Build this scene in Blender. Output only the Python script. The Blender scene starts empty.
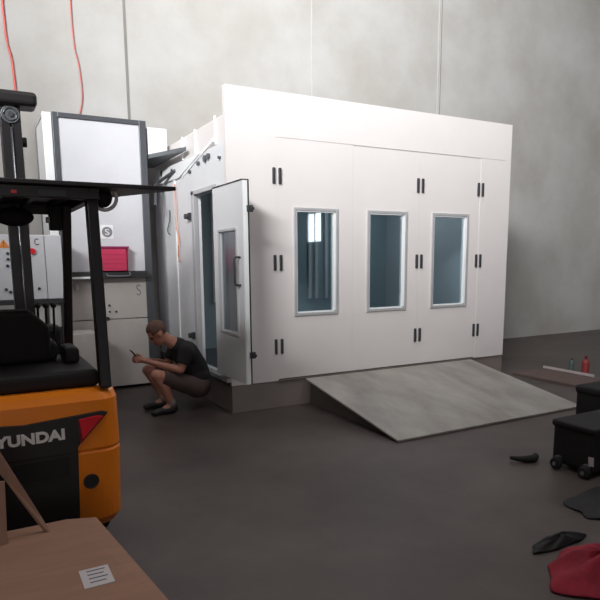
import bpy, bmesh, math, random
from mathutils import Vector, Matrix
random.seed(7)
C = bpy.context.scene.collection
PI = math.pi

# ---------------------------------------------------------------- materials
def lin(c):
    return tuple(((v/255)/12.92 if v/255 <= .04045 else (((v/255)+.055)/1.055)**2.4) for v in c)
def mat(name, rgb, rough=.5, metal=0, var=0, scale=3.0, bump=0, bscale=60, detail=6, stretch=None, spec=None, rgb2=None):
    m = bpy.data.materials.new(name); m.use_nodes = True
    nt = m.node_tree; b = nt.nodes['Principled BSDF']
    c = lin(rgb)
    b.inputs['Base Color'].default_value = (*c, 1)
    b.inputs['Roughness'].default_value = rough
    b.inputs['Metallic'].default_value = metal
    if spec is not None: b.inputs['Specular IOR Level'].default_value = spec
    tc = nt.nodes.new('ShaderNodeTexCoord'); mp = nt.nodes.new('ShaderNodeMapping')
    nt.links.new(tc.outputs['Object'], mp.inputs['Vector'])
    if stretch: mp.inputs['Scale'].default_value = stretch
    if var or rgb2:
        n = nt.nodes.new('ShaderNodeTexNoise'); n.inputs['Scale'].default_value = scale
        n.inputs['Detail'].default_value = detail; n.inputs['Roughness'].default_value = .6
        nt.links.new(mp.outputs['Vector'], n.inputs['Vector'])
        r = nt.nodes.new('ShaderNodeValToRGB')
        r.color_ramp.elements[0].position = .32; r.color_ramp.elements[1].position = .68
        c2 = lin(rgb2) if rgb2 else c
        r.color_ramp.elements[0].color = (*[v*(1-var) for v in c], 1)
        r.color_ramp.elements[1].color = (*[min(1, v*(1+var)) for v in c2], 1)
        nt.links.new(n.outputs['Fac'], r.inputs['Fac']); nt.links.new(r.outputs['Color'], b.inputs['Base Color'])
    if bump:
        n2 = nt.nodes.new('ShaderNodeTexNoise'); n2.inputs['Scale'].default_value = bscale; n2.inputs['Detail'].default_value = 4
        nt.links.new(mp.outputs['Vector'], n2.inputs['Vector'])
        bp = nt.nodes.new('ShaderNodeBump'); bp.inputs['Strength'].default_value = bump; bp.inputs['Distance'].default_value = .01
        nt.links.new(n2.outputs['Fac'], bp.inputs['Height']); nt.links.new(bp.outputs['Normal'], b.inputs['Normal'])
    return m
def glass_mat(name, tint, refl=.1, rough=.02, gcol=(.9, .95, 1)):
    m = bpy.data.materials.new(name); m.use_nodes = True; nt = m.node_tree; nt.nodes.clear()
    o = nt.nodes.new('ShaderNodeOutputMaterial'); mx = nt.nodes.new('ShaderNodeMixShader')
    t = nt.nodes.new('ShaderNodeBsdfTransparent'); g = nt.nodes.new('ShaderNodeBsdfGlossy')
    t.inputs['Color'].default_value = (*tint, 1); g.inputs['Roughness'].default_value = rough
    g.inputs['Color'].default_value = (*gcol, 1)
    mx.inputs['Fac'].default_value = refl
    nt.links.new(t.outputs[0], mx.inputs[1]); nt.links.new(g.outputs[0], mx.inputs[2]); nt.links.new(mx.outputs[0], o.inputs[0])
    return m
def emit_mat(name, col, s):
    m = bpy.data.materials.new(name); m.use_nodes = True; nt = m.node_tree; nt.nodes.clear()
    o = nt.nodes.new('ShaderNodeOutputMaterial'); e = nt.nodes.new('ShaderNodeEmission')
    e.inputs['Color'].default_value = (*col, 1); e.inputs['Strength'].default_value = s
    nt.links.new(e.outputs[0], o.inputs[0]); return m

M = {}
M['wall_back'] = mat('concrete back', (163, 158, 152), .85, var=.09, scale=.8, bump=.12, bscale=25, rgb2=(168, 166, 164))
M['wall_right'] = mat('concrete right', (146, 146, 147), .8, var=.16, scale=.8, bump=.15, bscale=25)
M['wall_far'] = mat('concrete far', (130, 126, 120), .85, var=.1)
M['floor'] = mat('concrete floor', (75, 65, 63), .42, var=.2, scale=1.1, bump=.06, bscale=18, rgb2=(82, 73, 70), spec=.3)
M['ceiling'] = mat('ceiling sheet', (165, 165, 165), .7, var=.04)
M['joint_dark'] = mat('joint sealant', (122, 118, 114), .8, var=.05)
M['joint_light'] = mat('light sealant', (178, 176, 172), .7, var=.05)
M['booth'] = mat('white coated panel', (222, 215, 213), .38, var=.025, scale=1.2)
M['booth_side'] = mat('white coated side panel', (224, 223, 225), .4, var=.03, scale=1.2)
M['fitting'] = mat('white folded trim', (238, 238, 238), .4, var=.02)
M['gap'] = mat('rubber gasket', (40, 38, 38), .8, var=.1)
M['hinge'] = mat('dark hinge plastic', (58, 58, 62), .45, var=.1)
M['alu'] = mat('aluminium profile', (196, 194, 196), .35, metal=.3, var=.06, scale=5)
M['alu_dark'] = mat('grey anodised beam', (90, 92, 97), .4, metal=.4, var=.08, scale=5)
M['bar'] = mat('dark steel bar', (62, 62, 64), .5, metal=.3, var=.1)
M['plinth'] = mat('painted steel plinth', (128, 117, 112), .6, var=.12, scale=2.2)
M['glass'] = glass_mat('blue green tinted glass', (.70, .77, .80), .17)
M['glass_door'] = glass_mat('pale frosted pane', (.55, .58, .6), .25, .25)
M['interior'] = mat('booth interior panel', (170, 186, 192), .45, var=.04)
M['plate'] = mat('grey duct sheet', (108, 112, 114), .45, metal=.3, var=.1)
M['cab'] = mat('white cabinet panel', (206, 205, 209), .42, var=.03)
M['cab_low'] = mat('cream cabinet panel', (190, 182, 176), .48, var=.05)
M['ramp'] = mat('worn galvanised ramp plate', (150, 142, 136), .5, metal=.05, var=.14, scale=2.6, bump=.08, stretch=(1, .45, 1), rgb2=(166, 161, 154))
M['ramp_edge'] = mat('ramp side steel', (92, 86, 82), .6, metal=.2, var=.1)
M['orange'] = mat('orange enamel', (250, 136, 28), .3, var=.05, scale=2)
M['black'] = mat('black painted steel', (34, 30, 31), .42, var=.15)
M['black_matte'] = mat('black plastic', (22, 16, 17), .7, var=.2)
M['rubber'] = mat('tyre rubber', (26, 25, 25), .85, var=.2, bump=.2)
M['chrome'] = mat('bright steel', (170, 172, 178), .25, metal=.9, var=.05)
M['letter'] = mat('silver lettering', (236, 230, 228), .4, metal=.1)
M['red'] = mat('red tail lens', (226, 40, 54), .25, var=.1)
M['red_dim'] = mat('dark red lens', (120, 20, 34), .3, var=.1)
M['red_can'] = mat('faded red canister', (150, 58, 58), .6, var=.1)
M['pink'] = mat('pink red plastic', (206, 62, 98), .4, var=.06)
M['pink_dark'] = mat('dark magenta rim', (140, 30, 84), .45, var=.06)
M['hose'] = mat('faded red hose', (192, 112, 104), .6, var=.08)
M['hose_red'] = mat('red hose rubber', (204, 96, 88), .6, var=.08)
M['card'] = mat('brown cardboard', (150, 112, 92), .85, var=.09, scale=4, bump=.08, bscale=40, stretch=(1, 6, 1))
M['card_in'] = mat('pale cardboard face', (166, 132, 114), .85, var=.08, scale=4)
M['paper'] = mat('white paper', (196, 186, 186), .8, var=.03)
M['grey_mark'] = mat('grey print', (128, 128, 134), .6)
M['orange_mark'] = mat('orange print', (226, 134, 52), .6)
M['dark_mark'] = mat('dark print', (52, 56, 70), .6)
M['orange_cord'] = mat('orange cable sheath', (214, 150, 126), .6, var=.08)
M['teal'] = mat('green cable sheath', (84, 104, 100), .6, var=.08)
M['skin'] = mat('skin', (186, 128, 108), .55, var=.08, scale=9)
M['hair'] = mat('cropped hair', (104, 76, 66), .9, var=.25, scale=60, bump=.4, bscale=200)
M['shirt'] = mat('black cotton', (36, 32, 35), .9, var=.15, scale=12, bump=.25, bscale=30)
M['shorts'] = mat('brown grey cotton', (84, 68, 66), .9, var=.15, scale=12, bump=.25, bscale=30)
M['eye'] = mat('eye', (40, 34, 32), .2)
M['lip'] = mat('lip', (150, 86, 80), .5)
M['shoe'] = mat('dark shoe leather', (40, 34, 34), .6, var=.1)
M['sock'] = mat('grey sock', (140, 132, 130), .9, var=.05)
M['phone'] = mat('phone shell', (20, 20, 24), .2)
M['red_cloth'] = mat('crimson cloth', (128, 20, 38), .9, var=.25, scale=8, bump=.3, bscale=40)
M['batten'] = mat('pale metal batten', (196, 184, 182), .5, var=.05)
M['wood_dark'] = mat('dirty board', (104, 86, 80), .8, var=.14, scale=5, stretch=(1, 5, 1))
M['white_plastic'] = mat('white plastic', (206, 202, 200), .4, var=.03)
M['bag'] = mat('black bag nylon', (18, 13, 14), .75, var=.2, bump=.3, bscale=20)
M['daylight'] = emit_mat('daylight pane', (.93, .97, 1), 7.0)
M['skylight'] = emit_mat('skylight pane', (.95, .98, 1), 2.0)

# ---------------------------------------------------------------- helpers
def root_loc(p):
    v = Vector((0, 0, 0))
    while p: v += p.location; p = p.parent
    return v
def thing(name, label, cat, loc=(0, 0, 0), group=None):
    o = bpy.data.objects.new(name, None); C.objects.link(o); o.location = loc; o.empty_display_size = .1
    o['label'] = label; o['category'] = cat
    if group: o['group'] = group
    return o
def obj(name, bm, m, parent=None, smooth=False, bevel=0, label=None, loc=None, seg=2):
    """world-space bmesh -> one mesh object (children keep local origin of their parent)"""
    base = root_loc(parent) if parent else Vector(loc or (0, 0, 0))
    bmesh.ops.translate(bm, verts=bm.verts, vec=-base)
    bmesh.ops.recalc_face_normals(bm, faces=bm.faces)
    me = bpy.data.meshes.new(name); bm.to_mesh(me); bm.free()
    me.materials.append(m)
    for p in me.polygons: p.use_smooth = smooth
    o = bpy.data.objects.new(name, me); C.objects.link(o)
    if parent: o.parent = parent
    else: o.location = base
    if bevel:
        md = o.modifiers.new('bevel', 'BEVEL'); md.width = bevel; md.segments = seg; md.limit_method = 'ANGLE'; md.angle_limit = .6
    if label: o['label'] = label
    return o
def top(o, label, cat, group=None):
    o['label'] = label; o['category'] = cat
    if group: o['group'] = group
    return o
def struct(name, bm, m, **k):
    o = obj(name, bm, m, **k); o['kind'] = 'structure'; return o
def NB(): return bmesh.new()
def box(bm, x0, x1, y0, y1, z0, z1):
    vs = [bm.verts.new((x, y, z)) for x in (x0, x1) for y in (y0, y1) for z in (z0, z1)]
    for f in ((0, 1, 3, 2), (4, 6, 7, 5), (0, 4, 5, 1), (2, 3, 7, 6), (0, 2, 6, 4), (1, 5, 7, 3)):
        bm.faces.new([vs[i] for i in f])
    return vs
def B(*a):
    bm = NB(); box(bm, *a); return bm
def prism(bm, pts, vec):
    """polygon pts (3D) extruded by vec"""
    v = Vector(vec); a = [bm.verts.new(p) for p in pts]; b = [bm.verts.new(Vector(p)+v) for p in pts]
    bm.faces.new(a); bm.faces.new(list(reversed(b))); n = len(pts)
    for i in range(n): bm.faces.new((a[i], b[i], b[(i+1) % n], a[(i+1) % n]))
def bar(bm, p0, p1, w, h, up=(0, 0, 1)):
    p0 = Vector(p0); p1 = Vector(p1); d = (p1-p0).normalized(); s = d.cross(Vector(up))
    if s.length < .01: s = d.cross(Vector((0, 1, 0)))
    s.normalize(); u = s.cross(d)
    pts = [p0+s*w/2*a+u*h/2*b for a, b in ((-1, -1), (1, -1), (1, 1), (-1, 1))]
    prism(bm, pts, p1-p0)
def tube(bm, pts, r, n=10):
    pts = [Vector(p) for p in pts]; rings = []
    rr = r if isinstance(r, (list, tuple)) else [r]*len(pts)
    ref = Vector((0, 0, 1))
    for i, p in enumerate(pts):
        d = (pts[min(i+1, len(pts)-1)]-pts[max(i-1, 0)]).normalized()
        s = d.cross(ref)
        if s.length < .15: s = d.cross(Vector((0, 1, 0)))
        s.normalize(); u = s.cross(d)
        rings.append([bm.verts.new(p+(s*math.cos(2*PI*k/n)+u*math.sin(2*PI*k/n))*rr[i]) for k in range(n)])
    for a, b in zip(rings, rings[1:]):
        for k in range(n): bm.faces.new((a[k], a[(k+1) % n], b[(k+1) % n], b[k]))
    bm.faces.new(list(reversed(rings[0]))); bm.faces.new(rings[-1])
def cyl(bm, p0, p1, r, n=24, r2=None): tube(bm, [p0, p1], [r, r if r2 is None else r2], n)
def spline(pts, k=8):
    pts = [Vector(p) for p in pts]; out = []
    P = [pts[0]]+pts+[pts[-1]]
    for i in range(1, len(P)-2):
        for j in range(k):
            t = j/k; a, b, c, d = P[i-1:i+3]
            out.append(.5*((2*b)+(c-a)*t+(2*a-5*b+4*c-d)*t*t+(3*b-a-3*c+d)*t**3))
    out.append(pts[-1]); return out
def torus(bm, c, R, r, ax='y', a0=0, a1=2*PI, n=28):
    pts = []
    for i in range(n+1):
        t = a0+(a1-a0)*i/n
        o = {'y': (math.cos(t), 0, math.sin(t)), 'z': (math.cos(t), math.sin(t), 0), 'x': (0, math.cos(t), math.sin(t))}[ax]
        pts.append(Vector(c)+Vector(o)*R)
    tube(bm, pts, r, 8)
def ball(bm, c, r, sc=(1, 1, 1), rot=None, seg=20):
    mtx = Matrix.Translation(c) @ (rot.to_4x4() if rot else Matrix.Identity(4)) @ Matrix.Diagonal((r*sc[0], r*sc[1], r*sc[2], 1))
    bmesh.ops.create_uvsphere(bm, u_segments=seg, v_segments=seg*2//3, radius=1, matrix=mtx)
def cap(bm, p0, r0, p1, r1):
    ball(bm, p0, r0, seg=14); ball(bm, p1, r1, seg=14); tube(bm, [p0, p1], [r0, r1], 14)
def text_bm(s, size, extrude, off=0):
    cu = bpy.data.curves.new('t', 'FONT'); cu.body = s; cu.size = size; cu.extrude = extrude; cu.offset = off
    o = bpy.data.objects.new('t', cu); C.objects.link(o)
    dg = bpy.context.evaluated_depsgraph_get(); me = bpy.data.meshes.new_from_object(o.evaluated_get(dg))
    bm = bmesh.new(); bm.from_mesh(me); bpy.data.objects.remove(o); bpy.data.curves.remove(cu); bpy.data.meshes.remove(me)
    return bm
def text_on(s, height, x0, x1, y, z0, bold=.0, depth=.003, shear=0):
    """text standing in an XZ plane facing -Y, stretched to x0..x1"""
    bm = text_bm(s, 1, .5, bold)
    xs = [v.co.x for v in bm.verts]; ys = [v.co.y for v in bm.verts]
    a, b, c, d = min(xs), max(xs), min(ys), max(ys)
    for v in bm.verts:
        u = (v.co.x-a)/(b-a); w = (v.co.y-c)/(d-c)
        v.co = Vector((x0+(x1-x0)*u+shear*w, y-depth*(v.co.z+.5), z0+height*w))
    return bm

# ---------------------------------------------------------------- camera
H = 1.6; yaw, pitch, roll = .5014, .15316, -.00803
F = Vector((math.sin(yaw)*math.cos(pitch), math.cos(yaw)*math.cos(pitch), -math.sin(pitch)))
R = Vector((math.cos(yaw), -math.sin(yaw), 0)); U = R.cross(F)
R2 = R*math.cos(roll)+U*math.sin(roll); U2 = -R*math.sin(roll)+U*math.cos(roll)
cam = bpy.data.cameras.new('camera'); co = bpy.data.objects.new('camera', cam); C.objects.link(co)
mw = Matrix((R2, U2, -F)).transposed().to_4x4(); mw.translation = Vector((0, 0, H)); co.matrix_world = mw
cam.sensor_width = 36; cam.lens = 593.93/600*36; cam.shift_y = 52.36/600; cam.clip_end = 100; cam.clip_start = .05
bpy.context.scene.camera = co

# ---------------------------------------------------------------- the hall
YB, XR = 8.5, 12.8; XL, YR, ZC = -8.0, -12.5, 8.2
struct('floor', B(XL-.2, XR+.2, YR-.2, YB+.2, -.2, 0), M['floor'])
struct('wall_back', B(XL-.2, XR+.2, YB, YB+.2, 0, ZC), M['wall_back'])
# right wall with one opening behind the camera
WY0, WY1, WZ0, WZ1 = -11.2, -10.0, 2.35, 3.6
bm = NB()
box(bm, XR, XR+.2, WY1, YB, 0, ZC); box(bm, XR, XR+.2, YR, WY0, 0, ZC)
box(bm, XR, XR+.2, WY0, WY1, 0, WZ0); box(bm, XR, XR+.2, WY0, WY1, WZ1, ZC)
struct('wall_right', bm, M['wall_right'])
struct('wall_left', B(XL-.2, XL, YR, YB, 0, ZC), M['wall_far'])
bm = NB(); box(bm, XL, -5.5, YR-.2, YR, 0, ZC); box(bm, .5, XR, YR-.2, YR, 0, ZC); box(bm, -5.5, .5, YR-.2, YR, 4.6, ZC)
struct('wall_rear', bm, M['wall_far'])
struct('ceiling', B(XL-.2, XR+.2, YR-.2, YB+.2, ZC, ZC+.2), M['ceiling'])
w = struct('window_1', B(XR+.12, XR+.14, WY0, WY1, WZ0, WZ1), M['daylight'])
bm = NB()
for y in (WY0, WY1-.05, (WY0+WY1)/2-.02): box(bm, XR+.04, XR+.1, y, y+.05, WZ0, WZ1)
for z in (WZ0, WZ1-.05): box(bm, XR+.04, XR+.1, WY0, WY1, z, z+.05)
f = obj('window_frame', bm, M['alu'], w)
struct('window_2', B(-5.5, .5, YR-.12, YR-.08, 0, 4.6), emit_mat('daylight in doorway', (.95, .97, 1), .8))
k = 3
for (x0, x1, y0, y1) in ((1.2, 2.8, .4, 4.4), (4.6, 6.0, .4, 4.4)):
    struct('window_%d' % k, B(x0, x1, y0, y1, ZC-.03, ZC-.005), M['skylight']); k += 1
# panel joints of the precast wall
tn = 1
for x, wd, m in ((2.05, .035, 'joint_dark'), (4.91, .02, 'joint_light'), (7.46, .018, 'joint_light'), (7.52, .012, 'joint_dark')):
    struct('trim_%d' % tn, B(x-wd/2, x+wd/2, YB-.006, YB+.01, 0, ZC), M[m]); tn += 1

# ---------------------------------------------------------------- lights
def area(name, loc, sx, sy, power, target=None, rot=None, col=(1, 1, 1), spread=None):
    l = bpy.data.lights.new(name, 'AREA'); l.shape = 'RECTANGLE'; l.size = sx; l.size_y = sy; l.energy = power; l.color = col
    if spread: l.spread = spread
    o = bpy.data.objects.new(name, l); C.objects.link(o); o.location = loc
    if target is not None:
        o.rotation_euler = (Vector(target)-Vector(loc)).to_track_quat('-Z', 'Y').to_euler()
    return o
area('skylight_lamp', (2.0, 2.4, ZC-.1), 1.6, 4.0, 75, target=(2.0, 2.4, 0))
area('skylight_lamp', (5.3, 2.4, ZC-.1), 1.4, 4.0, 75, target=(5.3, 2.4, 0))
# added unseen lamp from high left: brightens upper walls, leaves the floor dim
area('upper_wall_beam', (-5.8, -3.2, 7.1), 4.5, 1.4, 590, target=(5.6, 8.5, 6.3), col=(.97, .99, 1), spread=math.radians(54))
area('doorway_daylight', (-2.5, YR+.1, 2.4), 5.8, 4.4, 110, target=(-2.5, 0, 2.4), col=(1, .92, .89))
wd = bpy.data.worlds.new('world'); bpy.context.scene.world = wd; wd.use_nodes = True
wd.node_tree.nodes['Background'].inputs[0].default_value = (.8, .9, 1, 1); wd.node_tree.nodes['Background'].inputs[1].default_value = .3

# ---------------------------------------------------------------- spray booth
X0, X1, Yf, Yb, zb = 2.312, 6.298, 5.717, 8.36, .3
ZT = 3.312
T = .06
booth = thing('spray_booth', 'large white spray booth with three glazed folding doors, raised on a plinth', 'spray booth', (X0, Yf, 0))
obj('plinth', B(X0+.005, X1, Yf+.005, Yb, 0, zb), M['plinth'], booth, bevel=.004)
obj('fascia', B(X0, X1, Yf, Yf+T, 2.865, ZT), M['booth'], booth)
obj('front_post', B(X0, 2.868, Yf, Yf+T, zb, 2.865), M['booth'], booth)
obj('front_post', B(5.772, X1, Yf, Yf+T, zb, 2.865), M['booth'], booth)
# side wall with personnel opening
OY0, OY1, OZ0, OZ1 = 5.96, 6.66, .40, 2.345
bm = NB()
box(bm, X0, X0+T, Yf+T, OY0, zb, 2.78); box(bm, X0, X0+T, OY1, 7.42, zb, 2.78)
box(bm, X0, X0+T, OY0, OY1, OZ1, 2.78); box(bm, X0, X0+T, OY0, OY1, zb, OZ0)
box(bm, X0, X0+T, 7.43, Yb, zb, 2.78)
obj('side_wall', bm, M['booth_side'], booth)
bm = NB(); box(bm, X0-.014, X0, 7.40, 7.45, zb, 2.78)
obj('panel_strip', bm, M['fitting'], booth, bevel=.003)
obj('side_wall', B(X1-T, X1, Yf+T, Yb, zb, 2.78), M['booth_side'], booth)
obj('rear_wall', B(X0+T, X1-T, Yb-T, Yb, zb, 2.78), M['interior'], booth)
obj('booth_floor', B(X0+T, X1-T, Yf+T, Yb-T, zb, zb+.02), M['alu_dark'], booth)
# plenum roof
obj('plenum', B(X0+.03, X1-.03, Yf+T, Yb, 2.78, 3.06), M['booth'], booth, bevel=.01)
for y, z1, w_ in ((6.03, 3.085, .03), (6.66, 3.065, .025), (7.12, 3.065, .015)):
    obj('plenum_rib', B(X0+.01, X0+.03, y, y+w_, 2.80, z1), M['fitting'], booth, bevel=.004)
bm = NB(); bar(bm, (X0-.006, 6.04, 2.84), (X0-.006, 6.49, 2.745), .035, .012, (1, 0, 0)); bar(bm, (X0-.006, 6.49, 2.745), (X0-.006, 7.1, 2.60), .03, .012, (1, 0, 0))
obj('roof_brace', bm, M['fitting'], booth)
bm = NB(); prism(bm, [(X0-.01, 6.44, 2.76), (X0-.01, 8.3, 2.80), (X0-.01, 8.3, 2.62), (X0-.01, 7.2, 2.60)], (-.012, 0, 0))
obj('cable_tray', bm, M['fitting'], booth)
for (y, z, r) in ((6.28, 2.69, .035), (6.18, 2.70, .03), (6.5, 2.67, .022), (7.45, 2.70, .04), (7.9, 2.74, .04), (5.86, 2.64, .015), (6.8, 2.62, .02)):
    bm = NB(); cyl(bm, (X0-.03, y, z), (X0, y, z), r, 12); obj('cable_gland', bm, M['alu_dark'], booth)
# frame of personnel door
bm = NB()
box(bm, X0-.035, X0+.02, OY1-.01, OY1+.07, OZ0-.05, OZ1+.05)
box(bm, X0-.035, X0+.02, OY0-.04, OY1+.07, OZ1, OZ1+.045)
box(bm, X0-.0, X0+.02, OY0-.04, OY0, OZ0-.05, OZ1+.05)
obj('door_frame', bm, M['alu'], booth, bevel=.004)
obj('threshold', B(X0-.05, X0+.08, 5.72, OY1+.07, OZ0-.06, OZ0-.02), M['alu'], booth, bevel=.004)
obj('kick_strip', B(X0-.02, X0, 5.72, Yb, zb-.0, zb+.035), M['alu_dark'], booth)
# personnel door folded back past the corner
DX0, DX1, DY0, DY1, DZ0, DZ1 = 2.245, 2.302, 5.175, 5.945, .42, 2.335
wy0, wy1, wz0, wz1 = 5.335, 5.775, .90, 1.89
bm = NB()
box(bm, DX0, DX1, DY0, wy0, DZ0, DZ1); box(bm, DX0, DX1, wy1, DY1, DZ0, DZ1)
box(bm, DX0, DX1, wy0, wy1, DZ0, wz0); box(bm, DX0, DX1, wy0, wy1, wz1, DZ1)
door = obj('side_door', bm, M['booth_side'], booth, label='white narrow door swung open past the corner, with a pale framed pane')
bm = NB(); e = .028
for a in ((wy0-e, wy0, wz0-e, wz1+e), (wy1, wy1+e, wz0-e, wz1+e), (wy0, wy1, wz1, wz1+e), (wy0, wy1, wz0-e, wz0)):
    box(bm, DX0-.014, DX0+.01, *a)
obj('window_frame', bm, M['alu'], door, bevel=.004)
obj('glass', B(DX0+.02, DX0+.03, wy0, wy1, wz0, wz1), M['glass_door'], door)
bm = NB(); box(bm, DX1-.006, DX1+.006, DY0-.008, DY0+.004, DZ0, DZ1+.01); box(bm, DX0-.004, DX1, DY0, DY1, DZ1, DZ1+.012)
obj('gasket', bm, M['gap'], door)
obj('edge_profile', B(DX0+.012, DX1-.008, DY0-.006, DY0, DZ0, DZ1), M['fitting'], door, bevel=.002)
bm = NB(); tube(bm, spline([(DX0, 5.255, 1.635), (DX0-.055, 5.255, 1.625), (DX0-.06, 5.255, 1.5), (DX0-.055, 5.255, 1.385), (DX0, 5.255, 1.375)]), .011, 8)
obj('handle', bm, M['bar'], door, smooth=True)
for z in (2.08, .705):
    bm = NB(); box(bm, DX1-.02, DX1+.035, DY0-.03, DY0-.004, z-.03, z+.03); cyl(bm, (DX1+.02, DY0-.06, z), (DX1+.02, DY0-.02, z), .016, 10)
    obj('latch', bm, M['hinge'], door)
for z in (2.12, .72):
    bm = NB(); box(bm, X0-.04, X0, OY1+.13, OY1+.2, z-.04, z+.04); cyl(bm, (X0-.075, OY1+.2, z), (X0-.03, OY1+.2, z), .03, 12)
    obj('latch_keeper', bm, M['hinge'], booth)
# three glazed folding leaves
LE = [(2.8695, 3.828), (3.830, 4.788), (4.790, 5.7705)]
WE = [(3.066, 3.627), (4.022, 4.601), (4.985, 5.584)]
z0, z1 = 1.0, 2.164
for (a, b), (c, d) in zip(LE, WE):
    bm = NB(); box(bm, a, c, Yf+.004, Yf+T, zb+.02, 2.8648); box(bm, d, b, Yf+.004, Yf+T, zb+.02, 2.8648)
    box(bm, c, d, Yf+.004, Yf+T, zb+.02, z0); box(bm, c, d, Yf+.004, Yf+T, z1, 2.8648)
    leaf = obj('door_leaf', bm, M['booth'], booth)
    e = .032; bm = NB()
    box(bm, c, c+e, Yf-.014, Yf+.05, z0, z1); box(bm, d-e, d, Yf-.014, Yf+.05, z0, z1)
    box(bm, c+e, d-e, Yf-.014, Yf+.05, z0, z0+e); box(bm, c+e, d-e, Yf-.014, Yf+.05, z1-e, z1)
    obj('window_frame', bm, M['alu'], leaf, bevel=.004)
    bm = NB(); g = .012
    box(bm, c+e, c+e+g, Yf-.004, Yf+.05, z0+e, z1-e); box(bm, d-e-g*1.6, d-e, Yf-.004, Yf+.05, z0+e, z1-e)
    box(bm, c+e, d-e, Yf-.004, Yf+.05, z0+e, z0+e+g); box(bm, c+e, d-e, Yf-.004, Yf+.05, z1-e-g, z1-e)
    obj('glazing_bead', bm, M['fitting'], leaf)
    obj('glass', B(c+e, d-e, Yf+.028, Yf+.034, z0+e, z1-e), M['glass'], leaf)
bm = NB(); box(bm, 3.83, 6.2, Yf-.002, Yf+.002, 2.860, 2.8645)
for x in (2.869, 3.829, 4.789, 5.771): box(bm, x-.0015, x+.0015, Yf+.006, Yf+.03, zb+.02, 2.8648)
obj('door_gasket', bm, M['alu'], booth)
obj('door_sill', B(X0+.55, X1, Yf-.012, Yf+T, zb, zb+.008), M['plinth'], booth)
hing = None
for x in (2.871, 4.789, 5.769):
    for z in (2.475, 1.58, .68):
        for s in (-1, 1):
            if hing is None:
                hing = obj('hinge', B(x+s*.036-.014, x+s*.036+.014, Yf-.02, Yf+.002, z-.082, z+.082), M['hinge'], booth, bevel=.004)
                hx, hz = x+s*.036, z
            else:
                h = hing.copy(); C.objects.link(h); h.parent = booth; h.location = (x+s*.036-hx, 0, z-hz)
# interior: tall lamp housings along the rear wall
for x in (3.1, 3.5, 4.7, 5.0, 5.6):
    obj('lamp_housing', B(x, x+.05, Yb-T-.04, Yb-T, 1.0, 2.55), M['fitting'], booth)
    obj('lamp_housing', B(x+.12, x+.17, Yb-T-.04, Yb-T, 1.0, 2.55), M['fitting'], booth)
area('booth_fill', (5.3, 7.0, 2.74), 1.2, 1.6, 14, target=(5.3, 7.0, 0), col=(.85, .95, 1))  # added fill inside the unlit booth, brightens the view through the right-hand glass

# gusset duct between cabinet and booth
dk = thing('duct_link', 'grey sheet metal duct plate bridging the tall cabinet and the booth roof', 'duct', (2.05, 7.6, 2.84))
bm = NB(); prism(bm, [(2.290, 6.86, 2.86), (2.290, 8.3, 2.86), (2.04, 8.3, 2.86), (2.04, 7.55, 2.86)], (0, 0, .05)); obj('plate', bm, M['plate'], dk, bevel=.004)
obj('duct_body', B(2.05, 2.29, 7.6, 8.35, 2.91, 3.24), M['booth_side'], dk, bevel=.006)
bm = NB(); tube(bm, spline([(2.29, 7.3, 2.70), (2.22, 7.75, 2.62), (2.15, 7.7, 2.55), (2.1, 7.58, 2.3)]), .02, 8); obj('conduit', bm, M['alu_dark'], dk, smooth=True)

# cables on the side wall
bm = NB(); tube(bm, spline([(2.285, 7.34, 2.54), (2.283, 7.33, 2.3), (2.27, 7.3, 2.05), (2.285, 7.27, 1.9), (2.265, 7.22, 1.8), (2.285, 7.3, 1.66), (2.28, 7.25, 1.60)]), .009, 8)
top(obj('hanging_cord', bm, M['orange_cord'], smooth=True, loc=(2.285, 7.3, 1.6)), 'thin orange cord hanging loose on the white booth side wall', 'cord', 'cords hanging on the booth side')
bm = NB(); tube(bm, spline([(2.29, 7.62, 2.25), (2.285, 7.62, 2.12), (2.28, 7.7, 2.0), (2.29, 7.66, 1.95)]), .009, 8)
top(obj('hanging_cord', bm, M['teal'], smooth=True, loc=(2.29, 7.65, 1.95)), 'short green cord end beside the orange cord on the booth side', 'cord', 'cords hanging on the booth side')

# ---------------------------------------------------------------- ramp
rp = thing('loading_ramp', 'wide worn grey metal ramp sloping from the booth doors down to the floor', 'ramp', (4.4, 4.0, 0))
RX0, RX1, RY0, RY1 = 3.19, 5.68, 4.035, 5.69
bm = NB(); prism(bm, [(RX0, RY0, .004), (RX0, RY1, zb-.02), (RX0, RY1, zb+.0), (RX0, RY0, .022)], (RX1-RX0, 0, 0)); obj('ramp_plate', bm, M['ramp'], rp, bevel=.002)
for x in (RX0+.06, RX1-.1):
    bm = NB(); prism(bm, [(x, RY0+.3, .0), (x, RY1, 0), (x, RY1, zb-.025), (x, RY0+.3, .04)], (.04, 0, 0)); obj('side_rail', bm, M['ramp_edge'], rp)
for y in (4.7, 5.3):
    obj('cross_bearer', B(RX0+.1, RX1-.1, y, y+.05, 0.0, (y-RY0)/(RY1-RY0)*(zb-.02)-.004), M['ramp_edge'], rp)

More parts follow.
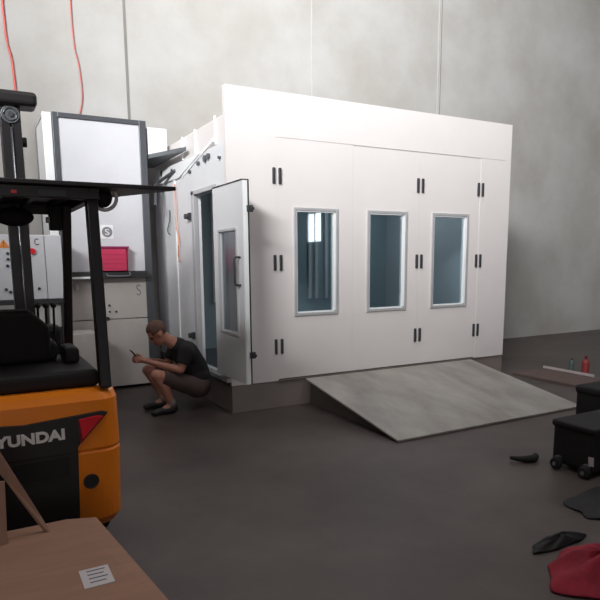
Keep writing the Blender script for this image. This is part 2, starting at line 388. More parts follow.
# ---------------------------------------------------------------- air handling cabinet
A0, A1, AY, AYb, AZ = .85, 2.03, 7.6, 8.42, 3.31
ah = thing('air_handling_cabinet', 'tall white panelled air cabinet in a grey aluminium frame, left of the booth', 'cabinet', (1.45, AY, 0))
bm = NB(); w_ = .062
box(bm, .955, .955+w_, AY, AY+.06, .03, AZ); box(bm, A1-.085, A1, AY, AY+.06, .03, AZ)
box(bm, .955+w_, A1-.085, AY, AY+.06, AZ-.055, AZ)
box(bm, A1-.06, A1, AYb-.06, AYb, .03, AZ); box(bm, A0, A0+.06, AYb-.06, AYb, .03, AZ); box(bm, A1-.06, A1, AY+.06, AYb-.06, AZ-.06, AZ)
obj('frame', bm, M['alu_dark'], ah, bevel=.005)
obj('upper_panel', B(.955+w_, A1-.085, AY+.022, AY+.05, 1.49, AZ-.055), M['cab'], ah)
obj('side_panel', B(A0+.01, A0+.04, AY+.08, AYb-.06, .05, AZ-.02), M['fitting'], ah)
obj('corner_post', B(A0, .95, AY+.01, AY+.08, .03, AZ-.01), M['fitting'], ah, bevel=.008)
obj('rear_panel', B(A0, A1, AYb-.03, AYb-.005, .05, AZ-.02), M['cab'], ah)
obj('side_panel', B(A1-.035, A1-.01, AY+.06, AYb-.06, .05, AZ-.06), M['cab'], ah)
obj('top_panel', B(A0, A1-.06, AY+.06, AYb-.06, AZ-.05, AZ-.02), M['cab'], ah)
obj('lower_panel', B(.955+w_, A1-.085, AY+.012, AY+.05, .90, 1.405), M['cab_low'], ah, bevel=.003)
obj('lower_panel', B(.955+w_, A1-.085, AY+.012, AY+.05, .04, .89), M['cab_low'], ah, bevel=.003)
obj('crossbar', B(.955+w_-.001, A1-.084, AY-.10, AY+.04, 1.405, 1.485), M['bar'], ah, bevel=.004)
obj('crossbar_strip', B(1.03, 1.32, AY-.106, AY-.1, 1.405, 1.43), M['fitting'], ah)
st = obj('badge', B(1.42, 1.575, AY+.016, AY+.023, 1.885, 2.05), M['fitting'], ah)
bm = NB(); cyl(bm, (1.50, AY+.01, 1.965), (1.50, AY+.017, 1.965), .062, 24); obj('badge_disc', bm, M['grey_mark'], st)
bm = text_on('S', .07, 1.475, 1.525, AY+.0105, 1.93, .0, .002); obj('badge_mark', bm, M['fitting'], st)
bm = text_on('S', .14, 1.82, 1.875, AY+.012, 1.18, .0, .003); obj('printed_mark', bm, M['grey_mark'], ah)
for x, z, r in ((1.475, 1.07, .014), (1.475, .99, .013), (1.555, .99, .013), (1.445, .905, .026)):
    bm = NB(); cyl(bm, (x, AY-.004, z), (x, AY+.014, z), r, 12); obj('screw', bm, M['hinge'], ah)
obj('pull_handle', B(1.09, 1.125, AY-.015, AY+.012, 1.27, 1.34), M['white_plastic'], ah, bevel=.005)

# crate on the crossbar
cr = thing('plastic_crate', 'pink red plastic box sitting on the dark ledge of the tall cabinet', 'crate', (1.545, 7.56, 1.485))
cy0, cy1 = 7.49, 7.60
bm = NB()
prism(bm, [(1.375, cy0, 1.486), (1.70, cy0, 1.486), (1.715, cy0-.0, 1.775), (1.36, cy0, 1.775)], (0, .012, 0))
prism(bm, [(1.375, cy1-.012, 1.486), (1.70, cy1-.012, 1.486), (1.715, cy1-.012, 1.775), (1.36, cy1-.012, 1.775)], (0, .012, 0))
box(bm, 1.375, 1.387, cy0, cy1, 1.486, 1.77); box(bm, 1.69, 1.702, cy0, cy1, 1.486, 1.77); box(bm, 1.375, 1.70, cy0, cy1, 1.486, 1.498)
for i in range(4): box(bm, 1.375, 1.70, cy0-.005, cy0, 1.53+i*.055, 1.537+i*.055)
obj('crate_body', bm, M['pink'], cr)
bm = NB(); box(bm, 1.352, 1.723, cy0-.012, cy0+.004, 1.765, 1.79); box(bm, 1.352, 1.723, cy1-.004, cy1+.01, 1.765, 1.79); box(bm, 1.352, 1.367, cy0, cy1, 1.765, 1.79); box(bm, 1.708, 1.723, cy0, cy1, 1.765, 1.79)
obj('crate_rim', bm, M['pink_dark'], cr)
bm = NB(); tube(bm, spline([(1.45, AY-.10, 1.46), (1.47, AY-.125, 1.435), (1.7, AY-.125, 1.435), (1.72, AY-.10, 1.475)]), .008, 6)
obj('ledge_handle', bm, M['grey_mark'], ah, smooth=True)

# control cabinet on its stand
cc = thing('control_cabinet', 'white electrical control box with warning triangle and red button, behind the forklift', 'control box', (.45, 7.3, 0))
cy = 7.12
obj('enclosure', B(-.02, .905, cy+.02, cy+.3, 1.2, 1.9), M['cab'], cc, bevel=.006)
d = obj('enclosure_door', B(-.015, .725, cy, cy+.02, 1.205, 1.895), M['cab'], cc, bevel=.004)
obj('enclosure_door', B(.733, .90, cy, cy+.02, 1.205, 1.895), M['cab'], cc, bevel=.004)
bm = NB(); cyl(bm, (.60, cy-.03, 1.725), (.60, cy, 1.725), .032, 16); obj('red_button', bm, M['red'], d)
bm = NB(); prism(bm, [(.275, cy-.004, 1.76), (.385, cy-.004, 1.76), (.33, cy-.004, 1.85)], (0, .004, 0)); ws_ = obj('warning_sign', bm, M['orange_mark'], d)
bm = text_on('!', .05, .325, .335, cy-.004, 1.775, .0, .002); obj('warning_mark', bm, M['dark_mark'], ws_)
bm = text_on('C', .07, .63, .675, cy, 1.79, .0, .003); obj('printed_mark', bm, M['dark_mark'], d)
for x, z in ((.36, 1.70), (.36, 1.64), (.645, 1.32), (.32, 1.32), (.36, 1.29), (.35, 1.57)):
    bm = NB(); cyl(bm, (x, cy-.015, z), (x, cy, z), .016, 12); obj('switch', bm, M['dark_mark'], d)
obj('bottom_rail', B(-.02, .93, cy, cy+.3, 1.15, 1.2), M['bar'], cc, bevel=.004)
for x in (0, .86):
    for y in (cy+.01, cy+.25): obj('leg', B(x, x+.04, y, y+.04, 0, 1.15), M['bar'], cc)
obj('valve_box', B(.60, .70, cy+.05, cy+.2, .93, 1.15), M['white_plastic'], cc, bevel=.006)
obj('valve_box', B(.74, .86, cy+.05, cy+.2, .88, 1.15), M['white_plastic'], cc, bevel=.006)
bm = NB(); tube(bm, [(.80, cy+.12, .88), (.80, cy+.12, .80), (.79, cy+.12, .70), (.78, cy+.12, .5)], [.035, .03, .055, .06], 14); obj('drain_pipe', bm, M['white_plastic'], cc, smooth=True)
# carton between the pillars
bx = thing('carton', 'plain cream carton standing on the floor by the tall cabinet', 'carton', (1.15, 7.3, 0))
obj('carton_body', B(.93, 1.22, 7.05, 7.45, 0, .80), M['cab_low'], bx, bevel=.006)
obj('packing_tape', B(1.05, 1.10, 7.048, 7.452, .7, .802), M['paper'], bx)

# hoses on the wall
bm = NB(); tube(bm, spline([(.58, YB-.018, 6.6), (.60, YB-.018, 4.5), (.655, YB-.018, 4.0), (.68, YB-.018, 3.0), (.68, YB-.018, 1.2)]), .013, 8)
top(obj('air_hose', bm, M['hose_red'], smooth=True, loc=(.62, YB-.018, 1.2)), 'bright red air hose hanging down the wall behind the forklift mast', 'hose', 'air hoses on the concrete wall')
bm = NB(); tube(bm, spline([(1.39, YB-.018, 6.6), (1.38, YB-.018, 4.6), (1.435, YB-.018, 4.1), (1.45, YB-.018, 3.7), (1.36, YB-.018, 3.42), (1.2, YB-.018, 3.36)]), .009, 8)
top(obj('air_hose', bm, M['hose'], smooth=True, loc=(1.4, YB-.018, 3.3)), 'thin faded red hose hanging on the wall above the tall cabinet', 'hose', 'air hoses on the concrete wall')

# ---------------------------------------------------------------- forklift
fc = .17; FY = 3.2; HW = .485
fk = thing('forklift', 'orange and black forklift truck seen from behind, its mast raised', 'forklift', (fc, 4.0, 0))
def mirror_pts(pts): return pts
# counterweight: profile in plan with rounded rear corners, lofted vertically
def loft(bm, rings):
    vs = [[bm.verts.new(p) for p in r] for r in rings]; n = len(rings[0])
    for a, b in zip(vs, vs[1:]):
        for k in range(n): bm.faces.new((a[k], a[(k+1) % n], b[(k+1) % n], b[k]))
    bm.faces.new(list(reversed(vs[0]))); bm.faces.new(vs[-1])
def plan(z, hw, y0, y1, r):
    pts = []
    for sx, base in ((1, 0), (-1, 1)):
        arc = []
        for i in range(7):
            t = PI/2*i/6
            arc.append((fc+sx*(hw-r+r*math.sin(t)), y0+r-r*math.cos(t), z))
        if sx == 1: arc = arc
        else: arc = list(reversed(arc))
        pts.append(arc)
    right, left = pts
    return [*right, (fc+hw, y1, z), (fc-hw, y1, z), *left]
bm = NB()
loft(bm, [plan(.17, HW-.04, FY+.05, 3.95, .1), plan(.22, HW-.012, FY+.015, 3.95, .11), plan(.60, HW, FY, 3.95, .11), plan(.606, HW-.006, FY+.008, 3.95, .11),
          plan(.614, HW-.006, FY+.008, 3.95, .11), plan(.62, HW, FY, 3.95, .11), plan(.88, HW-.004, FY+.008, 3.95, .11), plan(.915, HW-.014, FY+.03, 3.95, .11), plan(.935, HW-.05, FY+.075, 3.95, .1)])
cw = obj('counterweight', bm, M['orange'], fk, smooth=False, bevel=.004)
y = FY-.012
bm = NB()
prism(bm, [(fc-.245, y, .20), (fc+.235, y, .20), (fc+.25, y, .645), (fc+.412, y, .812), (fc+.38, y, .822), (fc+.28, y, .815), (fc, y, .795), (fc-.28, y, .815), (fc-.412, y, .812), (fc-.25, y, .645)], (0, .05, 0))
bp = obj('rear_grille', bm, M['black'], cw, bevel=.004)
bm = NB(); box(bm, fc-.13, fc+.20, y-.006, y, .50, .60); box(bm, fc-.2, fc+.22, y-.004, y, .615, .622)
obj('grille_insert', bm, M['black_matte'], cw)
for s in (-1, 1):
    bm = NB(); prism(bm, [(fc+s*.275, y-.006, .682), (fc+s*.385, y-.006, .795), (fc+s*.355, y-.006, .803), (fc+s*.262, y-.006, .792)], (0, .01, 0))
    obj('tail_light', bm, M['red'], fk, bevel=.002)
    bm = NB(); prism(bm, [(fc+s*.262, y-.004, .662), (fc+s*.28, y-.004, .676), (fc+s*.27, y-.004, .79), (fc+s*.256, y-.004, .79)], (0, .01, 0))
    obj('reflector', bm, M['red_dim'], fk)
    bm = NB(); cyl(bm, (fc+s*.305, FY-.006, .445), (fc+s*.305, FY+.02, .445), .036, 20); torus(bm, (fc+s*.305, FY-.006, .445), .036, .005, 'y')
    obj('port_hole', bm, M['black'], fk)
bm = text_on('HYUNDAI', .058, fc-.19, fc+.188, y, .694, .042, .008)
for v in bm.verts: v.co.z += (abs(v.co.x-fc))*.02
obj('lettering', bm, M['letter'], fk)
# hood, chassis, seat
obj('hood', B(fc-.40, fc+.40, FY+.1, 4.0, .935, 1.03), M['black_matte'], fk, bevel=.03, seg=3)
obj('chassis', B(fc-.42, fc+.42, 3.95, 4.85, .25, .62), M['black'], fk, bevel=.02)
bm = NB(); prism(bm, [(fc-.2, 3.66, 1.03), (fc-.22, 3.62, 1.24), (fc-.12, 3.60, 1.34), (fc+.10, 3.60, 1.34), (fc+.2, 3.62, 1.24), (fc+.2, 3.66, 1.03)], (0, .1, .0))
box(bm, fc-.24, fc+.24, 3.7, 4.1, 1.03, 1.15)
obj('seat', bm, M['black_matte'], fk, bevel=.03, seg=3)
for s in (-1, 1): obj('armrest', B(fc+s*.30-.04, fc+s*.30+.04, 3.55, 3.8, 1.03, 1.12), M['black_matte'], fk, bevel=.02)
obj('dashboard', B(fc-.38, fc+.38, 4.62, 4.8, .6, 1.15), M['black_matte'], fk, bevel=.04)
bm = NB(); torus(bm, (fc, 4.42, 1.27), .15, .014, 'z'); cyl(bm, (fc, 4.65, 1.12), (fc, 4.42, 1.27), .025, 10); bar(bm, (fc-.15, 4.42, 1.27), (fc+.15, 4.42, 1.27), .03, .012); obj('steering_wheel', bm, M['black_matte'], fk, smooth=True)
bm = NB()
for x in (.21, .26, .31): tube(bm, [(fc+x, 4.45, 1.1), (fc+x, 4.4, 1.3)], .008, 6); ball(bm, (fc+x, 4.4, 1.31), .02, seg=10)
obj('control_lever', bm, M['black_matte'], fk)
# overhead guard
for s in (-1, 1):
    bm = NB(); tube(bm, [(fc+s*.39, 3.2, .9), (fc+s*.395, 3.26, 1.2), (fc+s*.42, 3.44, 1.93)], .001, 4); bm.free()
    bm = NB(); bar(bm, (fc+s*.418, 3.27, .93), (fc+s*.425, 3.40, 1.95), .058, .075, (0, 1, 0)); obj('rear_pillar', bm, M['black'], fk, bevel=.008)
    bm = NB(); bar(bm, (fc+s*.365, 4.35, .60), (fc+s*.375, 3.95, 1.95), .05, .06, (0, 1, 0)); obj('front_pillar', bm, M['black'], fk, bevel=.008)
bm = NB(); RW = .855
prism(bm, [(fc-RW, 3.27, 1.985), (fc+RW, 3.27, 1.985), (fc+.54, 3.92, 1.985), (fc+.46, 4.42, 1.985), (fc-.46, 4.42, 1.985), (fc-.54, 3.92, 1.985)], (0, 0, .022))
obj('guard_roof', bm, M['black'], fk, bevel=.004)
bm = NB()
for s in (-1, 1): bar(bm, (fc+s*.43, 3.32, 1.955), (fc+s*.42, 4.42, 1.955), .05, .06)
box(bm, fc-.43, fc+.43, 3.33, 3.39, 1.925, 1.985); box(bm, fc-.43, fc+.43, 4.36, 4.42, 1.92, 1.985)
for i in range(5): box(bm, fc-.32+i*.16-.015, fc-.32+i*.16+.015, 3.39, 4.36, 1.95, 1.985)
obj('guard_frame', bm, M['black'], fk, bevel=.004)
obj('guard_plate', B(fc+.16, fc+.29, 3.318, 3.33, 1.935, 1.965), M['hinge'], fk, label='small grey plate on the guard frame')
obj('marker_light', B(fc+.035, fc+.06, 3.312, 3.33, 1.94, 1.957), M['red'], fk)
bm = NB(); ball(bm, (.27, 4.25, 1.89), .11, (1.05, .3, .55)); box(bm, .26, .28, 4.24, 4.26, 1.9, 1.96); obj('mirror', bm, M['black_matte'], fk, smooth=True)
bm = NB(); box(bm, .455, .545, 4.02, 4.12, 1.80, 1.95); wl = obj('work_lamp', bm, M['black_matte'], fk, bevel=.008)
obj('lamp_lens', B(.437, .456, 4.04, 4.10, 1.845, 1.88), M['white_plastic'], wl, bevel=.003)
bm = NB(); ball(bm, (.672, 3.5, 1.955), .056, (1, .8, 1)); box(bm, .66, .685, 3.49, 3.52, 1.96, 1.99); rw = obj('work_lamp', bm, M['black_matte'], fk, smooth=True)
bm = NB(); torus(bm, (.672, 3.45, 1.952), .068, .010, 'y'); obj('lamp_rim', bm, M['fitting'], rw, smooth=True)
# mast
for s in (-1, 1):
    cx_ = fc+s*.165
    obj('mast_upright', B(cx_-.066, cx_-.004, 4.85, 5.0, .06, 2.73), M['black'], fk, bevel=.004)
    obj('mast_upright', B(cx_+.004, cx_+.066, 4.85, 5.0, .06, 2.70), M['black'], fk, bevel=.004)
    bm = NB(); cyl(bm, (cx_-.0, 4.84, .3), (cx_-.0, 4.84, 2.55), .008, 12); obj('lift_rod', bm, M['chrome'], fk, smooth=True)
    bm = NB(); cyl(bm, (cx_, 4.84, 2.64), (cx_, 4.90, 2.64), .062, 24); pu = obj('pulley', bm, M['plate'], fk, bevel=.004)
    bm = NB(); torus(bm, (cx_, 4.84, 2.64), .042, .007, 'y'); cyl(bm, (cx_, 4.825, 2.64), (cx_, 4.84, 2.64), .018, 12); obj('pulley_rim', bm, M['alu_dark'], pu)
    bm = NB(); cyl(bm, (cx_+s*.065, 4.93, 2.47), (cx_+s*.1, 4.93, 2.47), .035, 16); obj('mast_bolt', bm, M['black'], fk)
for s in (-1, 1): obj('mast_plate', B(fc+s*.165-.06, fc+s*.165+.06, 4.93, 4.97, .42, 2.70), M['black_matte'], fk)
obj('crosshead', B(fc-.345, fc+.345, 4.8, 5.02, 2.70, 2.80), M['black'], fk, bevel=.03, seg=3)
obj('mast_crossbar', B(fc-.2, fc+.2, 4.9, 5.0, 1.9, 1.98), M['black'], fk)
obj('mast_crossbar', B(fc-.2, fc+.2, 4.9, 5.0, .3, .42), M['black'], fk)
cg = obj('fork_carriage', B(fc-.38, fc+.38, 5.02, 5.08, .08, .5), M['black'], fk, bevel=.005)
for s in (-1, 1):
    bm = NB(); box(bm, fc+s*.2-.05, fc+s*.2+.05, 5.08, 5.13, .04, .5); box(bm, fc+s*.2-.05, fc+s*.2+.05, 5.08, 6.0, .03, .07)
    obj('fork', bm, M['black'], fk, bevel=.005)
def wheel(x0, x1, y, r, nm='wheel'):
    bm = NB(); cyl(bm, (x0, y, r), (x1, y, r), r, 36); wv = obj(nm, bm, M['rubber'], fk, bevel=.02, seg=3)
    bm = NB(); cyl(bm, (x0-.005, y, r), (x1+.005, y, r), r*.55, 24); obj('hub', bm, M['orange'], wv)
wheel(fc-.44, fc-.29, 3.62, .2); wheel(fc+.29, fc+.44, 3.62, .2)
wheel(fc-.58, fc-.42, 4.65, .27); wheel(fc+.42, fc+.58, 4.65, .27)

# ---------------------------------------------------------------- cardboard carton in the foreground
cb = thing('cardboard_box', 'big brown cardboard box with raised flaps in front of the forklift', 'box', (.0, 2.3, 0))
bm = NB(); loft_top = .40
prism(bm, [(-.6, 1.5, 0), (.60, 1.5, 0), (.53, 1.9, 0), (.424, 2.80, 0), (.0, 2.84, 0), (-.6, 2.86, 0)], (0, 0, .394))
obj('box_body', bm, M['card'], cb)
bm = NB(); prism(bm, [(-.6, 1.5, .394), (.605, 1.5, .394), (.535, 1.9, .394), (.428, 2.805, .40), (.30, 2.825, .41), (-.6, 2.865, .394)], (0, 0, .006))
obj('top_flap', bm, M['card'], cb)
bm = NB(); prism(bm, [(.02, 2.78, .86), (.075, 2.76, .74), (.19, 2.74, .48), (.235, 2.72, .37), (.2, 2.74, .40), (.02, 2.78, .74)], (0, .008, 0))
obj('side_flap', bm, M['card_in'], cb)
bm = NB(); prism(bm, [(-.3, 2.70, .40), (.045, 2.70, .40), (.055, 2.70, .69), (-.3, 2.70, .69)], (0, .008, 0))
obj('side_flap', bm, M['card_in'], cb)
lb = obj('shipping_label', B(.275, .385, 2.17, 2.315, .4005, .4085), M['paper'], cb)
bm = NB()
for i in range(4): box(bm, .30, .37-.01*(i % 2), 2.29-i*.03, 2.296-i*.03, .4085, .4092)
obj('label_lines', bm, M['dark_mark'], lb)

# ---------------------------------------------------------------- things at the right
ca = thing('equipment_case', 'taller black case standing at the right edge behind the low black one', 'case', (5.04, 3.27, 0), 'black equipment cases')
obj('case_body', B(4.78, 5.3, 3.08, 3.46, 0, .41), M['bag'], ca, bevel=.03, seg=3)
obj('case_lid', B(4.77, 5.31, 3.07, 3.47, .38, .46), M['bag'], ca, bevel=.03, seg=3)
bm = NB(); tube(bm, spline([(4.95, 3.08, .34), (4.96, 3.03, .33), (5.1, 3.03, .33), (5.11, 3.08, .34)]), .012, 6); obj('handle', bm, M['black'], ca)
cc2 = thing('equipment_case', 'low black case with small castors at the foot of the ramp', 'case', (4.0, 2.8, 0), 'black equipment cases')
obj('case_body', B(3.87, 4.45, 2.62, 2.98, .03, .35), M['bag'], cc2, bevel=.03, seg=3)
obj('case_lid', B(3.86, 4.46, 2.61, 2.99, .32, .375), M['bag'], cc2, bevel=.02, seg=3)
for yy in (2.66, 2.90):
    bm = NB(); cyl(bm, (3.81, yy, .045), (3.85, yy, .045), .045, 18); cs = obj('castor', bm, M['rubber'], cc2, bevel=.006)
    bm = NB(); cyl(bm, (3.803, yy, .045), (3.81, yy, .045), .018, 12); obj('castor_hub', bm, M['chrome'], cs)
    bm = NB(); box(bm, 3.825, 3.88, yy-.02, yy+.02, .07, .1); obj('castor_bracket', bm, M['alu_dark'], cc2)
bm = NB(); prism(bm, [(3.84, 2.64, .17), (3.85, 2.605, .17), (3.855, 2.605, .10), (3.845, 2.64, .10)], (-.004, 0, 0))
obj('tag', bm, M['paper'], cc2, label='small white tag hanging at the corner')
# dark sheet / bag heap below the cases
def heap(name, cx, cy_, rx, ry, h, m, seed, parent=None, n=36, ring=16, loc=None):
    rnd = random.Random(seed); ph = [rnd.uniform(0, 6.28) for _ in range(8)]
    bm = NB(); rows = []
    for j in range(ring+1):
        t = j/ring; row = []
        for i in range(n):
            a = 2*PI*i/n
            rr = 1+.10*math.sin(3*a+ph[0])+.06*math.sin(7*a+ph[1])+.03*math.sin(13*a+ph[2])
            x = cx+rx*rr*t*math.cos(a); y_ = cy_+ry*rr*t*math.sin(a)
            z = h*(1-t**2.2)*(1+.22*math.sin(5*a+6*t+ph[3])+.18*math.sin(9*x*2+ph[4])*math.cos(11*y_+ph[5]))+.006+.012*max(0, math.sin(9*a+ph[6]))*t
            row.append(bm.verts.new((x, y_, max(.004, z))))
        rows.append(row)
    for a_, b_ in zip(rows, rows[1:]):
        for k_ in range(n): bm.faces.new((a_[k_], a_[(k_+1) % n], b_[(k_+1) % n], b_[k_]))
    bmesh.ops.remove_doubles(bm, verts=rows[0], dist=1e-4)
    bot = [bm.verts.new((v.co.x, v.co.y, 0.0)) for v in rows[-1]]
    for k_ in range(n): bm.faces.new((rows[-1][k_], rows[-1][(k_+1) % n], bot[(k_+1) % n], bot[k_]))
    bm.faces.new(list(reversed(bot)))
    o = obj(name, bm, m, parent, smooth=True, loc=loc); md = o.modifiers.new('sub', 'SUBSURF'); md.levels = 1; md.render_levels = 1
    return o
top(heap('plastic_sheet', 3.72, 2.25, .52, .24, .05, M['bag'], 3, loc=(3.72, 2.25, 0)), 'crumpled black sheet lying on the floor below the black cases', 'sheet')
top(heap('crimson_cloth', 2.72, 1.76, .34, .22, .10, M['red_cloth'], 5, loc=(2.72, 1.76, 0)), 'crumpled crimson cloth on the floor at the bottom right corner', 'cloth')
top(heap('black_rag', 2.80, 2.08, .22, .06, .04, M['bag'], 9, loc=(2.80, 2.08, 0)), 'black rag lying just behind the crimson cloth', 'rag')
# curved black piece on the floor
bm = NB(); pts = spline([(3.66, 3.20, .03), (3.72, 3.13, .028), (3.80, 3.10, .028), (3.87, 3.12, .03), (3.90, 3.16, .03)], 5)
tube(bm, pts, [.012+.017*math.sin(PI*i/(len(pts)-1)) for i in range(len(pts))], 10)
top(obj('rubber_offcut', bm, M['rubber'], smooth=True, loc=(3.78, 3.14, 0)), 'small curved black rubber piece alone on the floor near the ramp', 'rubber piece')
# flat board, batten and red canister by the right wall
top(obj('floor_board', B(6.55, 7.15, 4.75, 5.75, 0, .03), M['wood_dark'], loc=(6.9, 5.2, 0), bevel=.004), 'flat dirty brown board on the floor beside the right wall', 'board')
bm = NB(); bar(bm, (7.18, 5.74, .05), (7.17, 4.93, .05), .03, .03)
top(obj('metal_batten', bm, M['batten'], loc=(7.18, 5.3, 0)), 'thin pale batten lying along the far edge of the brown board', 'batten')
bt = thing('red_canister', 'small red canister standing at the foot of the right wall', 'canister', (7.36, 5.2, 0))
bm = NB(); tube(bm, [(7.36, 5.2, 0), (7.36, 5.2, .18), (7.36, 5.2, .22)], [.05, .05, .02], 16); obj('canister_body', bm, M['red_can'], bt)
bm = NB(); tube(bm, [(7.36, 5.2, .22), (7.36, 5.2, .27)], [.02, .018], 12); obj('cap', bm, M['red_dim'], bt)
bt = thing('green_bottle', 'small dark green bottle beside the red canister by the wall', 'bottle', (7.36, 5.42, 0))
bm = NB(); tube(bm, [(7.36, 5.42, 0), (7.36, 5.42, .14), (7.36, 5.42, .18)], [.035, .035, .015], 16); obj('bottle_body', bm, M['teal'], bt)
bm = NB(); tube(bm, [(7.36, 5.42, .18), (7.36, 5.42, .205)], [.015, .014], 12); obj('cap', bm, M['dark_mark'], bt)

# ---------------------------------------------------------------- crouching person
PY_ = 6.2
def W3(x, dy, z): return Vector((x, PY_+dy, z))
def fuse(name, bm, m, parent, voxel=.008, smooth_it=6, loc=None, label=None):
    o = obj(name, bm, m, parent, loc=loc, label=label)
    a = o.modifiers.new('r', 'REMESH'); a.mode = 'VOXEL'; a.voxel_size = voxel; a.use_smooth_shade = True
    s = o.modifiers.new('s', 'SMOOTH'); s.iterations = smooth_it; s.factor = .5
    dg = bpy.context.evaluated_depsgraph_get(); me = bpy.data.meshes.new_from_object(o.evaluated_get(dg))
    o.modifiers.clear(); o.data = me
    for p in me.polygons: p.use_smooth = True
    return o
ps = thing('person', 'person in black t-shirt and shorts squatting beside the booth, looking at a phone', 'person', (1.87, PY_, 0))
bm = NB()
hip, spn, chest, nb = W3(2.13, 0, .25), W3(2.12, 0, .42), W3(2.02, 0, .58), W3(1.925, 0, .69)
ball(bm, hip, .135, (1, 1.15, .95)); cap(bm, hip, .12, spn, .115); cap(bm, spn, .12, chest, .125)
ball(bm, chest, .12, (1, 1.3, 1)); cap(bm, nb+Vector((.02, 0, -.03)), .085, W3(1.83, 0, .745), .055)
HT = Matrix.Rotation(math.radians(-38), 3, 'Y')      # head bowed towards -X
hc = W3(1.735, 0, .815)
def hp(x, y_, z): return hc + HT @ Vector((x, y_, z))  # local: face at -x, up +z
ball(bm, hp(0.01, 0, .03), .098, (1.0, .80, .98), HT); ball(bm, hp(-.025, 0, -.045), .068, (.95, .82, 1.15), HT)
ball(bm, hp(-.055, 0, -.095), .032, (1, 1.1, .8), HT)     # chin
ball(bm, hp(-.085, 0, -.02), .02, (.9, .6, 1.5), HT); ball(bm, hp(-.102, 0, -.04), .014, (1.1, 1.1, .8), HT)  # nose
ball(bm, hp(-.082, 0, .02), .03, (.5, 1.7, .5), HT)       # brow
ball(bm, hp(-.083, 0, -.068), .016, (.7, 1.5, .6), HT)    # lips
for s in (-1, 1): ball(bm, hp(.0, s*.08, -.012), .03, (.75, .3, 1.1), HT)
cap(bm, hp(.03, 0, -.07), .052, W3(1.84, 0, .735), .058)
for s in (-1, 1):
    sh, el, wr = W3(1.97, s*.185, .625), W3(1.895, s*.215, .455), W3(1.635, s*.075, .535)
    cap(bm, W3(2.0, s*.1, .63), .075, sh, .06); cap(bm, sh, .055, el, .042); cap(bm, el, .042, wr, .027)
    hl, kn, an = W3(2.10, s*.10, .235), W3(1.665, s*.165, .415), W3(1.815, s*.13, .09)
    cap(bm, hl, .092, kn, .06); cap(bm, kn, .056, W3(1.75, s*.15, .27), .056); cap(bm, W3(1.75, s*.15, .27), .056, an, .036)
    cap(bm, an, .038, W3(1.70, s*.14, .04), .03)
body = fuse('body', bm, M['skin'], ps, .009, 5)
# hands: palm, four fingers of different length and a thumb around the phone
pc = W3(1.50, 0, .605)
for s in (-1, 1):
    bm = NB(); wr = W3(1.635, s*.075, .535); pm = W3(1.565, s*.052, .56)
    cap(bm, wr, .026, pm, .027); ball(bm, pm+Vector((-.02, -s*.002, .004)), .032, (1.1, .55, .95))
    for i, ln in enumerate((.92, 1.05, 1.0, .8)):
        b0 = pm+Vector((-.032-.004*i, 0, .03-.017*i)); b1 = b0+Vector((-.03*ln, -s*.006, .002)); b2 = b1+Vector((-.014*ln, -s*.024, .0)); b3 = b2+Vector((.004, -s*.016*ln, 0))
        cap(bm, b0, .0095, b1, .0085); cap(bm, b1, .0085, b2, .008); cap(bm, b2, .008, b3, .007)
    t0 = pm+Vector((.0, -s*.004, .022)); t1 = t0+Vector((-.016, -s*.012, .024)); t2 = t1+Vector((-.022, -s*.016, .012))
    cap(bm, t0, .012, t1, .0105); cap(bm, t1, .0105, t2, .009)
    fuse('hand', bm, M['skin'], ps, .0035, 3)
# eyes, mouth
for s in (-1, 1):
    bm = NB(); ball(bm, hp(-.083, s*.031, .0), .0105, seg=12); obj('eye', bm, M['eye'], ps, smooth=True)
bm = NB(); ball(bm, hp(-.0925, 0, -.069), .006, (.6, 3.4, .7), HT); obj('mouth', bm, M['lip'], ps, smooth=True)
# cropped hair cap
bm = NB(); ball(bm, hp(.013, 0, .034), .102, (1.0, .81, .98), HT, seg=40)
kill = [v for v in bm.verts if ((HT.transposed() @ (v.co-hc)).z < .02 - .0*v.co.x and (HT.transposed() @ (v.co-hc)).x < .03) or (HT.transposed() @ (v.co-hc)).z < -.045 or ((HT.transposed() @ (v.co-hc)).x < -.062 and (HT.transposed() @ (v.co-hc)).z < .065)]
bmesh.ops.delete(bm, geom=kill, context='VERTS')
hr = obj('hair', bm, M['hair'], ps, smooth=True); md = hr.modifiers.new('so', 'SOLIDIFY'); md.thickness = .006; md.offset = -1
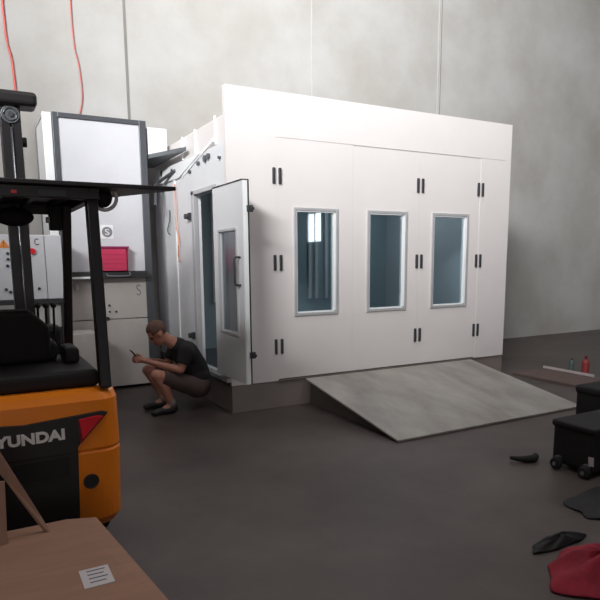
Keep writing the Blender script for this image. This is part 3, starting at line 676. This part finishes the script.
# t-shirt
bm = NB()
ball(bm, W3(2.14, 0, .34), .135, (1, 1.15, .8)); cap(bm, W3(2.14, 0, .35), .135, spn, .13); cap(bm, spn, .134, chest, .14); ball(bm, chest, .137, (1, 1.32, 1.02))
cap(bm, chest, .13, nb+Vector((.02, 0, -.03)), .098)
for s in (-1, 1):
    sh = W3(1.97, s*.185, .625); me_ = W3(1.915, s*.21, .51)
    cap(bm, W3(2.0, s*.1, .63), .088, sh, .076); tube(bm, [sh, me_], [.076, .066], 18)
fuse('t_shirt', bm, M['shirt'], ps, .009, 5)
# shorts
bm = NB()
ball(bm, hip+Vector((.005, 0, -.005)), .15, (1, 1.16, .95)); cap(bm, W3(2.14, 0, .25), .14, W3(2.14, 0, .32), .135)
for s in (-1, 1):
    hl, kn = W3(2.10, s*.10, .235), W3(1.72, s*.16, .395)
    ball(bm, hl, .107, seg=14); tube(bm, [hl, kn], [.107, .08], 18)
fuse('shorts', bm, M['shorts'], ps, .009, 5)
for s in (-1, 1):
    bm = NB(); tube(bm, [W3(1.805, s*.13, .15), W3(1.815, s*.13, .07)], [.043, .045], 16); obj('sock', bm, M['sock'], ps, smooth=True)
    bm = NB(); ball(bm, W3(1.82, s*.13, .055), .055, (1.1, .8, .95)); cap(bm, W3(1.80, s*.13, .045), .044, W3(1.66, s*.145, .038), .036); ball(bm, W3(1.64, s*.15, .033), .042, (1.1, 1.0, .75))
    for v in bm.verts: v.co.z = max(v.co.z, .006)
    fuse('shoe', bm, M['shoe'], ps, .007, 3)
# phone held in both hands
PT = Matrix.Rotation(math.radians(40), 3, 'Y')
bm = NB()
for v in box(bm, -.005, .005, -.038, .038, -.075, .075): v.co = pc+Vector((.005, 0, .0))+PT.transposed() @ v.co
ph_ = thing('mobile_phone', 'dark mobile phone held up by the squatting person', 'phone', (1.5, PY_, .6))
obj('phone_body', bm, M['phone'], ph_, bevel=.003)
bm = NB()
for v in box(bm, .005, .0062, -.034, .034, -.068, .068): v.co = pc+Vector((.005, 0, .0))+PT.transposed() @ v.co
obj('screen', bm, M['dark_mark'], ph_)

PS = 1.05
ps.location = (1.82, PY_, 0); ps.scale = (PS, PS, PS)
ph_.location = (1.82+(1.5-1.87)*PS, PY_, .6*PS); ph_.scale = (PS, PS, PS)
# ---------------------------------------------------------------- view
vs = bpy.context.scene.view_settings
vs.view_transform = 'Standard'; vs.look = 'None'; vs.gamma = 1; vs.use_curve_mapping = False; vs.exposure = 0.0
